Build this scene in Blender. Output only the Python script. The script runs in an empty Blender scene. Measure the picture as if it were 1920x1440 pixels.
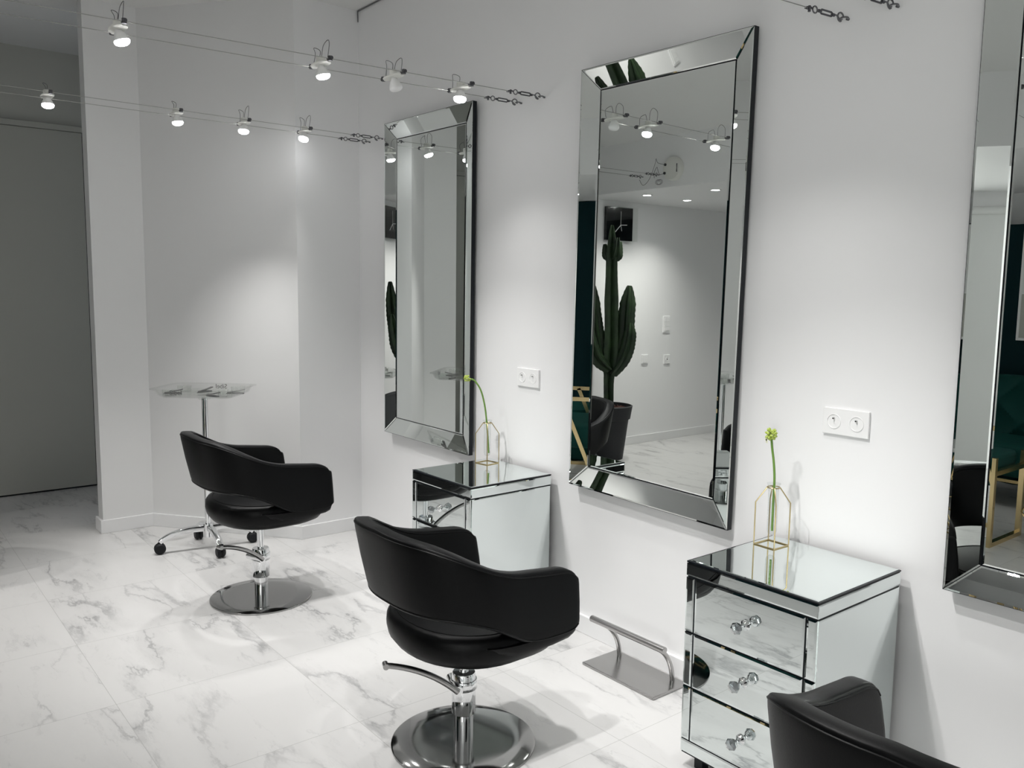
import bpy, bmesh, math, random
from mathutils import Vector, Matrix
from math import sin, cos, pi, radians, atan2, sqrt

S = bpy.context.scene
COL = S.collection

# ---------------------------------------------------------------- camera
def basis(yaw, pit, roll):
    f = Vector((-sin(yaw)*cos(pit), cos(yaw)*cos(pit), sin(pit)))
    r = Vector((cos(yaw), sin(yaw), 0.0)); u = r.cross(f)
    return cos(roll)*r + sin(roll)*u, -sin(roll)*r + cos(roll)*u, f
R_, U_, F_ = basis(0.89621, -0.11295, 0.01252)
cam_d = bpy.data.cameras.new('camera'); cam = bpy.data.objects.new('camera', cam_d); COL.objects.link(cam)
M = Matrix((( R_.x, U_.x, -F_.x, 0.0), (R_.y, U_.y, -F_.y, -2.30098), (R_.z, U_.z, -F_.z, 1.38637), (0, 0, 0, 1)))
cam.matrix_world = M
cam_d.sensor_width = 36.0; cam_d.lens = 1582.317/1920*36.0; cam_d.clip_start = 0.03
S.camera = cam

# ---------------------------------------------------------------- world, light, exposure
W = bpy.data.worlds.new('world'); S.world = W; W.use_nodes = True
bgn = W.node_tree.nodes['Background']; bgn.inputs[0].default_value = (0.78, 0.88, 1.0, 1); bgn.inputs[1].default_value = 0.9
S.view_settings.view_transform = 'Standard'; S.view_settings.look = 'None'
S.view_settings.exposure = 0.17; S.view_settings.gamma = 1.0; S.view_settings.use_curve_mapping = False
S.cycles.transparent_max_bounces = 32; S.cycles.glossy_bounces = 10; S.cycles.max_bounces = 14
LAMP_W = 62.0          # wire spot lamps
DOWN_W = 36.0          # recessed downlights
BULB_E = 30.0
DAY_W = 104.0          # daylight through the window in the back wall

def area(name, loc, target, sx, sy, power, color):
    l = bpy.data.lights.new(name, 'AREA'); l.shape = 'RECTANGLE'; l.size = sx; l.size_y = sy; l.energy = power; l.color = color
    o = bpy.data.objects.new(name, l); COL.objects.link(o); o.location = loc
    o.rotation_euler = (Vector(target)-Vector(loc)).to_track_quat('-Z', 'Y').to_euler(); return o
area('daylight', (0.9, -4.86, 1.3), (0.9, 0, 1.0), 1.9, 1.8, DAY_W, (1.0, 0.985, 0.955))

# ---------------------------------------------------------------- materials
MT = {}
def nt(name):
    m = bpy.data.materials.new(name); m.use_nodes = True; MT[name] = m
    return m, m.node_tree.nodes, m.node_tree.links, m.node_tree.nodes['Principled BSDF']
def pbr(name, col, rough=0.5, metal=0.0, bump=0, bscale=40, spec=0.5, coat=0, var=0.0, stretch=None):
    m, n, l, p = nt(name)
    p.inputs['Base Color'].default_value = (*col, 1); p.inputs['Roughness'].default_value = rough
    p.inputs['Metallic'].default_value = metal; p.inputs['Specular IOR Level'].default_value = spec
    p.inputs['Coat Weight'].default_value = coat
    tc = n.new('ShaderNodeTexCoord'); mp = n.new('ShaderNodeMapping'); l.new(tc.outputs['Object'], mp.inputs[0])
    if stretch: mp.inputs['Scale'].default_value = stretch
    t = n.new('ShaderNodeTexNoise'); t.inputs['Scale'].default_value = bscale; t.inputs['Detail'].default_value = 4
    l.new(mp.outputs[0], t.inputs['Vector'])
    if bump:
        b = n.new('ShaderNodeBump'); b.inputs['Strength'].default_value = bump; b.inputs['Distance'].default_value = 0.004
        l.new(t.outputs['Fac'], b.inputs['Height']); l.new(b.outputs[0], p.inputs['Normal'])
    mx = n.new('ShaderNodeMapRange'); mx.inputs['To Min'].default_value = max(0.0, rough*(1-var)); mx.inputs['To Max'].default_value = min(1.0, rough*(1+var))
    l.new(t.outputs['Fac'], mx.inputs['Value']); l.new(mx.outputs[0], p.inputs['Roughness'])
    return m
def emis(name, col, s):
    m, n, l, p = nt(name)
    p.inputs['Base Color'].default_value = (*col, 1); p.inputs['Emission Color'].default_value = (*col, 1); p.inputs['Emission Strength'].default_value = s
    return m
def glass(name, col, fac, rough=0.0):
    # thin clear glass / acrylic: mostly transparent with a glossy skin
    m, n, l, p = nt(name)
    n.remove(p); out = n['Material Output']
    tr = n.new('ShaderNodeBsdfTransparent'); tr.inputs[0].default_value = (*col, 1)
    gl = n.new('ShaderNodeBsdfGlossy'); gl.inputs['Roughness'].default_value = rough
    lw = n.new('ShaderNodeLayerWeight'); lw.inputs[0].default_value = 0.5
    pw = n.new('ShaderNodeMath'); pw.operation = 'POWER'; pw.inputs[1].default_value = 3.5; l.new(lw.outputs['Facing'], pw.inputs[0])
    mu = n.new('ShaderNodeMath'); mu.operation = 'MULTIPLY_ADD'; mu.inputs[1].default_value = 0.45*fac; mu.inputs[2].default_value = 0.035*fac; mu.use_clamp = True; l.new(pw.outputs[0], mu.inputs[0])
    mx = n.new('ShaderNodeMixShader'); l.new(mu.outputs[0], mx.inputs[0])
    l.new(tr.outputs[0], mx.inputs[1]); l.new(gl.outputs[0], mx.inputs[2]); l.new(mx.outputs[0], out.inputs[0])
    return m

pbr('paint', (0.86, 0.86, 0.865), 0.55, bump=0.12, bscale=14, var=0.1, spec=0.3)
pbr('plaster', (0.80, 0.80, 0.80), 0.42, bump=0.35, bscale=5.0, var=0.35, spec=0.45)
pbr('ceil', (0.80, 0.80, 0.79), 0.8, bump=0.06, bscale=10, spec=0.2)
pbr('skirt', (0.84, 0.84, 0.845), 0.35, spec=0.4)
pbr('doorgrey', (0.44, 0.44, 0.40), 0.55, spec=0.3, bscale=6, var=0.1)
pbr('recess', (0.50, 0.50, 0.46), 0.7, spec=0.2)
pbr('black', (0.004, 0.006, 0.009), 0.4, spec=0.3)
pbr('leather', (0.0012, 0.0014, 0.0018), 0.42, bump=0.05, bscale=300, spec=0.16, var=0.1)
pbr('seam', (0.002, 0.002, 0.002), 0.5, spec=0.3)
pbr('chrome', (0.82, 0.83, 0.84), 0.06, 1.0, var=0.2)
pbr('steel', (0.43, 0.425, 0.42), 0.22, 1.0, bscale=60, var=0.25, stretch=(1, 12, 1))
pbr('polished', (0.36, 0.36, 0.355), 0.10, 1.0, bscale=5, var=0.5)
pbr('darksteel', (0.20, 0.20, 0.21), 0.3, 1.0)
pbr('gunmetal', (0.12, 0.12, 0.13), 0.35, 1.0)
pbr('wire', (0.40, 0.40, 0.385), 0.35, 1.0)
pbr('gold', (0.72, 0.56, 0.30), 0.22, 1.0)
pbr('palegold', (0.47, 0.38, 0.20), 0.28, 1.0)
pbr('mirror', (0.83, 0.865, 0.845), 0.0, 1.0)
pbr('cabmirror', (0.80, 0.85, 0.845), 0.0, 1.0)
for k in ('mirror', 'cabmirror'):
    nn = MT[k].node_tree
    for lk in list(nn.links):
        if lk.to_socket.name == 'Roughness': nn.links.remove(lk)
    nn.nodes['Principled BSDF'].inputs['Roughness'].default_value = 0.0
pbr('whiteplastic', (0.88, 0.88, 0.88), 0.3, spec=0.5)
pbr('ceramic', (0.75, 0.75, 0.71), 0.35, spec=0.5)
pbr('opal', (0.85, 0.85, 0.85), 0.4)
pbr('rubber', (0.008, 0.009, 0.011), 0.55, spec=0.3)
pbr('stem', (0.14, 0.27, 0.045), 0.5)
pbr('bud', (0.42, 0.52, 0.10), 0.6, bump=0.3, bscale=90)
pbr('petal', (0.82, 0.84, 0.62), 0.6)
pbr('teal', (0.003, 0.055, 0.048), 0.7, spec=0.2, bump=0.2, bscale=40)
pbr('darkteal', (0.003, 0.022, 0.026), 0.8, spec=0.15)
pbr('greyshell', (0.055, 0.058, 0.062), 0.55)
pbr('pot', (0.012, 0.013, 0.016), 0.6, bump=0.3, bscale=30)
pbr('soil', (0.055, 0.018, 0.012), 0.95, bump=1.0, bscale=60)
pbr('marble', (0.75, 0.75, 0.74), 0.2)
pbr('fabricblind', (0.80, 0.81, 0.80), 0.8)
pbr('print', (0.10, 0.10, 0.10), 0.5)
emis('bulb', (1.0, 1.0, 1.0), BULB_E)
glass('acrylic', (0.975, 0.98, 0.975), 1.0)
glass('tube', (0.95, 0.965, 0.96), 1.5)
glass('pane', (0.97, 0.98, 0.97), 1.0)
glass('crystal', (0.70, 0.73, 0.74), 7.0)

# cactus: dark green skin
m, n, l, p = nt('cactus')
p.inputs['Roughness'].default_value = 0.5
tc = n.new('ShaderNodeTexCoord'); t = n.new('ShaderNodeTexNoise'); t.inputs['Scale'].default_value = 9; l.new(tc.outputs['Object'], t.inputs['Vector'])
cr = n.new('ShaderNodeValToRGB'); cr.color_ramp.elements[0].position = .3; cr.color_ramp.elements[0].color = (0.006, 0.018, 0.006, 1)
cr.color_ramp.elements[1].position = .75; cr.color_ramp.elements[1].color = (0.020, 0.048, 0.014, 1)
l.new(t.outputs['Fac'], cr.inputs[0]); l.new(cr.outputs[0], p.inputs['Base Color'])

# floor: square marble-look tiles, veins shuffled per tile
TX, TY, TS = -2.300, -0.485, 0.5850
m, n, l, p = nt('tiles')
def N(t, **kw):
    o = n.new(t)
    for k, v in kw.items(): setattr(o, k, v)
    return o
def MA(op, a, b=None, c=None, clamp=False):
    o = N('ShaderNodeMath', operation=op); o.use_clamp = clamp
    for i, x in enumerate((a, b, c)):
        if x is None: continue
        if isinstance(x, (int, float)): o.inputs[i].default_value = x
        else: l.new(x, o.inputs[i])
    return o.outputs[0]
def VM(op, a, b=None):
    o = N('ShaderNodeVectorMath', operation=op)
    for i, x in enumerate((a, b)):
        if x is None: continue
        if isinstance(x, tuple): o.inputs[i].default_value = x
        else: l.new(x, o.inputs[i])
    return o.outputs[0]
tc = N('ShaderNodeTexCoord'); sep = N('ShaderNodeSeparateXYZ'); l.new(tc.outputs['Object'], sep.inputs[0])
ux = MA('DIVIDE', MA('SUBTRACT', sep.outputs[0], TX), TS); uy = MA('DIVIDE', MA('SUBTRACT', sep.outputs[1], TY), TS)
ix, iy = MA('FLOOR', ux), MA('FLOOR', uy); fx, fy = MA('FRACT', ux), MA('FRACT', uy)
edge = MA('MINIMUM', MA('MINIMUM', fx, MA('SUBTRACT', 1.0, fx)), MA('MINIMUM', fy, MA('SUBTRACT', 1.0, fy)))
grout = MA('LESS_THAN', edge, 0.0017)
cmb = N('ShaderNodeCombineXYZ'); l.new(ix, cmb.inputs[0]); l.new(iy, cmb.inputs[1])
wn = N('ShaderNodeTexWhiteNoise'); l.new(cmb.outputs[0], wn.inputs['Vector'])
off = VM('MULTIPLY', wn.outputs['Color'], (9.0, 9.0, 9.0))
pos = VM('ADD', tc.outputs['Object'], off)
mp = N('ShaderNodeMapping'); mp.inputs['Rotation'].default_value = (0, 0, radians(-20)); mp.inputs['Scale'].default_value = (0.75, 2.2, 1.0); l.new(pos, mp.inputs[0])
dn = N('ShaderNodeTexNoise'); dn.inputs['Scale'].default_value = 2.2; dn.inputs['Detail'].default_value = 6; dn.inputs['Roughness'].default_value = 0.62; l.new(mp.outputs[0], dn.inputs['Vector'])
warp = VM('ADD', mp.outputs[0], VM('MULTIPLY', dn.outputs['Color'], (0.75, 0.75, 0.75)))
def vein(scale, width, det=3.0, rough=.5):
    v = N('ShaderNodeTexNoise'); v.inputs['Scale'].default_value = scale; v.inputs['Detail'].default_value = det; v.inputs['Roughness'].default_value = rough
    l.new(warp, v.inputs['Vector'])
    d = MA('ABSOLUTE', MA('SUBTRACT', v.outputs['Fac'], 0.5))
    return MA('SUBTRACT', 1.0, MA('DIVIDE', d, width), clamp=True)
v1 = MA('POWER', vein(1.3, 0.017, 2.0), 1.0)
v2 = MA('POWER', vein(1.3, 0.085, 2.0), 2.0)
v3 = MA('POWER', vein(3.0, 0.016, 3.0), 1.0)
mk = N('ShaderNodeTexNoise'); mk.inputs['Scale'].default_value = 1.9; mk.inputs['Detail'].default_value = 3; l.new(VM('ADD', pos, (3.1, 7.7, 0)), mk.inputs['Vector'])
mask = N('ShaderNodeMapRange'); mask.inputs['From Min'].default_value = 0.36; mask.inputs['From Max'].default_value = 0.56; l.new(mk.outputs['Fac'], mask.inputs['Value'])
mk2 = N('ShaderNodeTexNoise'); mk2.inputs['Scale'].default_value = 5.0; mk2.inputs['Detail'].default_value = 5; mk2.inputs['Roughness'].default_value = .65; l.new(warp, mk2.inputs['Vector'])
cl = N('ShaderNodeMapRange'); cl.inputs['From Min'].default_value = 0.46; cl.inputs['From Max'].default_value = 0.66; l.new(mk2.outputs['Fac'], cl.inputs['Value'])
amt = MA('ADD', MA('ADD', MA('MULTIPLY', MA('MULTIPLY', v1, mask.outputs[0]), 0.55), MA('MULTIPLY', MA('MULTIPLY', v2, mask.outputs[0]), MA('ADD', MA('MULTIPLY', cl.outputs[0], 0.42), 0.08))),
         MA('ADD', MA('MULTIPLY', MA('MULTIPLY', v3, cl.outputs[0]), 0.32), MA('MULTIPLY', MA('MULTIPLY', cl.outputs[0], mask.outputs[0]), 0.09)), clamp=True)
mc = N('ShaderNodeMixRGB'); mc.inputs[1].default_value = (0.645, 0.64, 0.635, 1); mc.inputs[2].default_value = (0.33, 0.33, 0.335, 1); l.new(amt, mc.inputs[0])
mg = N('ShaderNodeMixRGB'); mg.inputs[2].default_value = (0.45, 0.45, 0.44, 1); l.new(grout, mg.inputs[0]); l.new(mc.outputs[0], mg.inputs[1])
l.new(mg.outputs[0], p.inputs['Base Color']); p.inputs['Roughness'].default_value = 0.33; p.inputs['Specular IOR Level'].default_value = 0.35

# sofa velvet with diamond tufting is geometry; smoked clock face
pbr('clockface', (0.008, 0.009, 0.010), 0.15)

# ---------------------------------------------------------------- helpers
def BM(): return bmesh.new()
def box(bm, x0, x1, y0, y1, z0, z1):
    v = [bm.verts.new((x, y, z)) for z in (z0, z1) for y in (y0, y1) for x in (x0, x1)]
    for f in ((0, 2, 3, 1), (4, 5, 7, 6), (0, 1, 5, 4), (2, 6, 7, 3), (0, 4, 6, 2), (1, 3, 7, 5)): bm.faces.new([v[i] for i in f])
    return v
def prism(bm, pts, z0, z1):
    a = [bm.verts.new((x, y, z0)) for x, y in pts]; b = [bm.verts.new((x, y, z1)) for x, y in pts]
    bm.faces.new(a[::-1]); bm.faces.new(b)
    for i in range(len(pts)):
        j = (i+1) % len(pts); bm.faces.new((a[i], a[j], b[j], b[i]))
def loft(bm, rings, closed=True, caps=True):
    V = [[bm.verts.new(p) for p in r] for r in rings]; k = len(V[0])
    for a, b in zip(V, V[1:]):
        for i in range(k if closed else k-1):
            j = (i+1) % k; bm.faces.new((a[i], a[j], b[j], b[i]))
    if caps and closed: bm.faces.new(V[0][::-1]); bm.faces.new(V[-1])
    return V
def frame(d):
    d = Vector(d).normalized(); up = Vector((0, 0, 1)) if abs(d.z) < .95 else Vector((1, 0, 0))
    s = d.cross(up).normalized(); return s, s.cross(d).normalized(), d
def tube(bm, pts, r, seg=8, closed=False):
    pts = [Vector(p) for p in pts]; n = len(pts); R = r if isinstance(r, (list, tuple)) else [r]*n
    rings = []; s = None
    for i, p in enumerate(pts):
        d = (pts[(i+1) % n]-pts[i-1]) if closed else (pts[min(i+1, n-1)]-pts[max(i-1, 0)])
        d.normalize()
        if s is None: s, u, _ = frame(d)
        else:
            s = (s - d*s.dot(d)).normalized(); u = s.cross(d).normalized()
        rings.append([p+R[i]*(s*cos(2*pi*k/seg)+u*sin(2*pi*k/seg)) for k in range(seg)])
    if closed: loft(bm, rings+[rings[0]], caps=False)
    else: loft(bm, rings)
def cyl(bm, a, b, r, seg=20, r2=None): tube(bm, [a, b], [r, r2 if r2 is not None else r], seg)
def lathe(bm, prof, c=(0, 0, 0), seg=48, axis='z'):
    c = Vector(c); rings = []
    for r, h in prof:
        ring = []
        for k in range(seg):
            a = 2*pi*k/seg
            q = Vector((r*cos(a), r*sin(a), h)) if axis == 'z' else Vector((r*cos(a), -h, r*sin(a))) if axis == 'y' else Vector((h, r*cos(a), r*sin(a)))
            ring.append(c+q)
        rings.append(ring)
    loft(bm, rings)
def plate(bm, q, nrm, t, b, lift=None):
    """bevelled glass piece: quad q, thickness t along nrm, slanted border of width b"""
    q = [Vector(p) for p in q]; nrm = Vector(nrm).normalized(); t2 = lift if lift is not None else b*0.35
    ins = []
    for i in range(4):
        d1 = (q[i-1]-q[i]).normalized(); d2 = (q[(i+1) % 4]-q[i]).normalized(); s = d1.cross(d2).length
        ins.append(q[i]+(d1+d2)*b/s)
    loft(bm, [q, [p+nrm*t for p in q], [p+nrm*(t+t2) for p in ins]])
def shrink(q, g):
    q = [Vector(p) for p in q]; o = []
    for i in range(4):
        d1 = (q[i-1]-q[i]).normalized(); d2 = (q[(i+1) % 4]-q[i]).normalized(); s = d1.cross(d2).length
        o.append(q[i]+(d1+d2)*g/s)
    return o
def arc(a, b, c, n=12):
    """quadratic bezier points"""
    a, b, c = Vector(a), Vector(b), Vector(c)
    return [(1-t)**2*a+2*t*(1-t)*b+t*t*c for t in [i/n for i in range(n+1)]]
def spline(P, n=8):
    P = [Vector(p) for p in P]; o = []
    for i in range(len(P)-1):
        p0, p1, p2, p3 = P[max(i-1, 0)], P[i], P[i+1], P[min(i+2, len(P)-1)]
        for k in range(n):
            t = k/n
            o.append(0.5*((2*p1)+(p2-p0)*t+(2*p0-5*p1+4*p2-p3)*t*t+(3*p1-p0-3*p2+p3)*t**3))
    o.append(P[-1]); return o
def obj(name, bm, mat, parent=None, smooth=True, bevel=0, bseg=2, loc=None, rot=None, sub=0, label=None):
    bmesh.ops.recalc_face_normals(bm, faces=bm.faces[:])
    me = bpy.data.meshes.new(name); bm.to_mesh(me); bm.free()
    o = bpy.data.objects.new(name, me); COL.objects.link(o); me.materials.append(MT[mat])
    if parent: o.parent = parent
    if loc: o.location = loc
    if rot: o.rotation_euler = rot
    if bevel:
        mo = o.modifiers.new('bevel', 'BEVEL'); mo.width = bevel; mo.segments = bseg; mo.limit_method = 'ANGLE'; mo.angle_limit = radians(40)
    if sub:
        mo = o.modifiers.new('sub', 'SUBSURF'); mo.levels = sub; mo.render_levels = sub
    if smooth:
        for p_ in me.polygons: p_.use_smooth = True
        if not sub: me.set_sharp_from_angle(angle=radians(38))
    if label: o['label'] = label
    return o
def thing(name, label, cat, loc=(0, 0, 0), rot=(0, 0, 0), group=None):
    o = bpy.data.objects.new(name, None); COL.objects.link(o); o.location = loc; o.rotation_euler = rot
    o.empty_display_size = 0.05; tag(o, label, cat, group); return o
def tag(o, label, cat, group=None):
    o['label'] = label; o['category'] = cat
    if group: o['group'] = group
    return o
def struct(name, bm, mat, bevel=0):
    o = obj(name, bm, mat, smooth=False, bevel=bevel); o['kind'] = 'structure'; return o
def dup(root, loc=None, rot=None, label=None):
    def cp(o, par):
        c = o.copy(); COL.objects.link(c)
        if par: c.parent = par
        for k in list(o.children): cp(k, c)
        return c
    r = cp(root, None)
    if loc: r.location = loc
    if rot: r.rotation_euler = rot
    if label: r['label'] = label
    return r
def text_mesh(s, size, depth=0.0):
    c = bpy.data.curves.new('t', 'FONT'); c.body = s; c.size = size; c.align_x = 'CENTER'; c.align_y = 'CENTER'; c.extrude = depth
    o = bpy.data.objects.new('t', c); me = bpy.data.meshes.new_from_object(o); bpy.data.objects.remove(o); bpy.data.curves.remove(c)
    return me

# ---------------------------------------------------------------- room shell
XC, XP, YB, YA, YE = -4.249, -5.0, -0.372, -0.940, -1.209      # end wall, partition, corners
ZC, ZL, ZT, YL = 2.864, 2.14, 2.51, -2.57                        # ceilings: high, low, bulkhead top; bulkhead y
XR, YR, XD = 2.6, -4.70, -6.22
b = BM(); box(b, -6.6, XR+.1, YR-.1, 0.1, -0.12, 0); struct('floor', b, 'tiles')
b = BM(); box(b, XC, XR+.1, 0, 0.12, 0, ZC+.05); struct('wall_mirrors', b, 'paint')
b = BM(); box(b, XC-.12, XC, YB, 0.12, 0, ZC+.05); struct('wall_end', b, 'paint')
b = BM(); prism(b, [(XC, YB), (XP, YA), (XP-.1, YA+.03), (XC-.12, YB+.10)], 0, ZC+.05); struct('wall_angled', b, 'plaster')
b = BM(); prism(b, [(XP, YA), (XP, YE), (XP-.1, YE), (XP-.1, YA+.03)], 0, ZC+.05); struct('wall_partition', b, 'plaster')
b = BM(); box(b, XD-.14, XD-.04, YL+.02, -0.45, 2.403, ZC+.05); box(b, XD-.14, XD-.04, -0.962, -0.45, 0, 2.403); struct('wall_recess', b, 'recess')
b = BM(); box(b, XD-.14, XP-.1, -0.47, -0.37, 0, ZC+.05); struct('wall_recess_side', b, 'recess')
b = BM(); box(b, -5.30, -5.20, YR, YL, 0, ZC); box(b, XD-.14, -5.20, YL-.1, YL, 0, ZC); struct('wall_left', b, 'paint')
b = BM(); box(b, XR, XR+.1, YR, 0, 0, ZC+.05); struct('wall_right', b, 'paint')
WX0, WX1, WZ0, WZ1 = -0.15, 1.9, 0.10, 2.02
b = BM(); box(b, -5.3, WX0, YR-.1, YR, 0, ZL+.05); box(b, WX1, XR, YR-.1, YR, 0, ZL+.05); box(b, WX0, WX1, YR-.1, YR, 0, WZ0); box(b, WX0, WX1, YR-.1, YR, WZ1, ZL+.05)
struct('wall_back', b, 'paint')
# ceilings
b = BM()
box(b, XD-.14, XR+.1, -1.60, 0.12, ZC, ZC+.1); box(b, XD-.14, -5.05, YL-.1, -1.60, ZC, ZC+.1)
vs = [b.verts.new(q) for q in [(-5.05, -1.60, ZC), (XR+.1, -1.60, ZC), (XR+.1, YL, ZT), (-5.05, YL, ZT), (-5.05, -1.60, ZC+.1), (XR+.1, -1.60, ZC+.1), (XR+.1, YL, ZC+.1), (-5.05, YL, ZC+.1)]]
for f in ((0, 1, 2, 3), (4, 5, 6, 7), (0, 1, 5, 4), (1, 2, 6, 5), (2, 3, 7, 6), (3, 0, 4, 7)): b.faces.new([vs[i] for i in f])
struct('ceiling', b, 'ceil')
b = BM(); box(b, -5.2, XR+.1, YL-.1, YL, ZL, ZC); box(b, -5.2, XR+.1, YR, YL-.1, ZL, ZL+.08); struct('ceiling_low', b, 'paint')
# skirting
H, T = 0.074, 0.015
b = BM(); box(b, XC+T, XR, -T, 0, 0, H); struct('baseboard_mirrors', b, 'skirt', .002)
b = BM(); box(b, XC, XC+T, YB-.004, 0, 0, H); struct('baseboard_end', b, 'skirt', .002)
dA = Vector((XP-XC, YA-YB, 0)).normalized(); nA = Vector((-dA.y, dA.x, 0)); nA = nA if nA.x > 0 else -nA
A0, A1 = Vector((XC, YB, 0)), Vector((XP, YA, 0))
b = BM(); prism(b, [(A0.x, A0.y), (A1.x, A1.y), (A1.x+nA.x*T+.004, A1.y+nA.y*T+.003), (A0.x+T, A0.y-.004)], 0, H); struct('baseboard_angled', b, 'skirt', .002)
b = BM(); prism(b, [(XP, YA), (XP+T, YA), (XP+T, YE-T), (XP-.1-T, YE-T), (XP-.1-T, YE), (XP, YE)], 0, H); struct('baseboard_partition', b, 'skirt', .002)
b = BM(); box(b, -5.2, -5.2+T, YR, YL, 0, H); struct('baseboard_left', b, 'skirt', .002)
# thin dark cable along the ceiling edge above the mirrors
b = BM(); tube(b, [(XC+.012, -.008, ZC-.062), (XC+.010, -.008, ZC-.006), (XC+.6, -.008, ZC-.004), (XC+1.6, -.008, ZC-.004)], 0.0035, 6)
o = obj('ceiling_cable', b, 'darksteel'); tag(o, 'thin dark cable running along the corner where wall meets ceiling', 'cable')
# door in the recess
d = thing('door_1', 'grey sliding door at the back of the recess', 'door', (XD, -1.6, 0)); d['kind'] = 'structure'
b = BM(); box(b, -.045, 0, -0.93, 0.628, 0.012, 2.362); obj('door_panel', b, 'doorgrey', d, smooth=False, bevel=.002)
b = BM(); box(b, -.04, .012, -0.93, 0.632, 2.364, 2.400); obj('track_cover', b, 'doorgrey', d, smooth=False, bevel=.002)
b = BM(); box(b, -.04, -.012, .628, .640, 0, 2.40); box(b, -.04, -.02, -.93, .640, 2.400, 2.404); box(b, -.04, -.02, -.93, .640, 0, .012); obj('shadow_gap', b, 'black', d, smooth=False)
# window in the back wall
w = thing('window_1', 'tall window with a white roller blind in the back wall', 'window', (0, YR, 0)); w['kind'] = 'structure'
b = BM()
for x0, x1, z0, z1 in ((WX0, WX0+.07, WZ0, WZ1), (WX1-.07, WX1, WZ0, WZ1), (WX0, WX1, WZ0, WZ0+.07), (WX0, WX1, WZ1-.07, WZ1), (.82, .9, WZ0, WZ1)): box(b, x0, x1, -.08, -.02, z0, z1)
obj('window_frame', b, 'whiteplastic', w, smooth=False, bevel=.004)
b = BM(); box(b, WX0+.07, WX1-.07, -.055, -.049, WZ0+.07, WZ1-.07); obj('window_glass', b, 'pane', w, smooth=False)
b = BM(); box(b, .02, .80, .012, .016, .12, 1.99); cyl(b, (.0, .014, 2.0), (.84, .014, 2.0), .03, 16); obj('roller_blind', b, 'fabricblind', w)

# ---------------------------------------------------------------- wall mirrors
MW, MH, FW = 0.7752, 1.600, 0.0813
def make_mirror(label):
    t = thing('wall_mirror', label, 'mirror', group='tall mirrors on the salon wall')
    w2, h2 = MW/2, MH/2
    OB, OF, IF, IB = -.0205, -.0418, -.0155, -.0125
    out = [(-w2, -h2), (w2, -h2), (w2, h2), (-w2, h2)]; inn = [(-w2+FW, -h2+FW), (w2-FW, -h2+FW), (w2-FW, h2-FW), (-w2+FW, h2-FW)]
    b = BM()
    rings = []
    g = .0015
    for i in range(4):
        o_, i_ = Vector((out[i][0], 0, out[i][1])), Vector((inn[i][0], 0, inn[i][1]))
        rings.append([o_+Vector((0, OB, 0)), o_+Vector((0, OF, 0)), i_+Vector((0, IF, 0)), i_+Vector((0, IB, 0))])
    loft(b, rings+[rings[0]], caps=False)
    box(b, -w2+.03, w2-.03, IB, -.002, -h2+.03, h2-.03)
    obj('backing', b, 'black', t, smooth=False, label='black edge and back board')
    for i in range(4):
        j = (i+1) % 4
        q = [Vector((out[i][0], OF, out[i][1])), Vector((out[j][0], OF, out[j][1])), Vector((inn[j][0], IF, inn[j][1])), Vector((inn[i][0], IF, inn[i][1]))]
        nrm = (q[1]-q[0]).cross(q[2]-q[0]).normalized()
        if nrm.y > 0: nrm = -nrm
        b = BM(); plate(b, shrink(q, .0012), nrm, .0012, .0045, .0011); obj('frame_strip', b, 'mirror', t, smooth=False)
    b = BM(); q = [Vector((x, IF, z)) for x, z in inn]
    plate(b, shrink(q, .0035), (0, -1, 0), .0014, .004, .0006); obj('mirror_glass', b, 'mirror', t, smooth=False)
    return t
m1 = make_mirror('tall mirror farthest from the camera, above the half-hidden mirrored cabinet')
m1.location = (-3.9079+MW/2, 0, .60435+MH/2+.009); m1.rotation_euler = (0, .008, 0)
m2 = dup(m1, (-2.4386+MW/2, 0, .60435+MH/2), (0, .0148, 0), 'tall mirror reflecting the potted cactus and the clock')
m3 = dup(m1, (-.9778+MW/2, 0, .60435+MH/2), (0, 0, 0), 'tall mirror cut off by the right edge of the photo')

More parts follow.
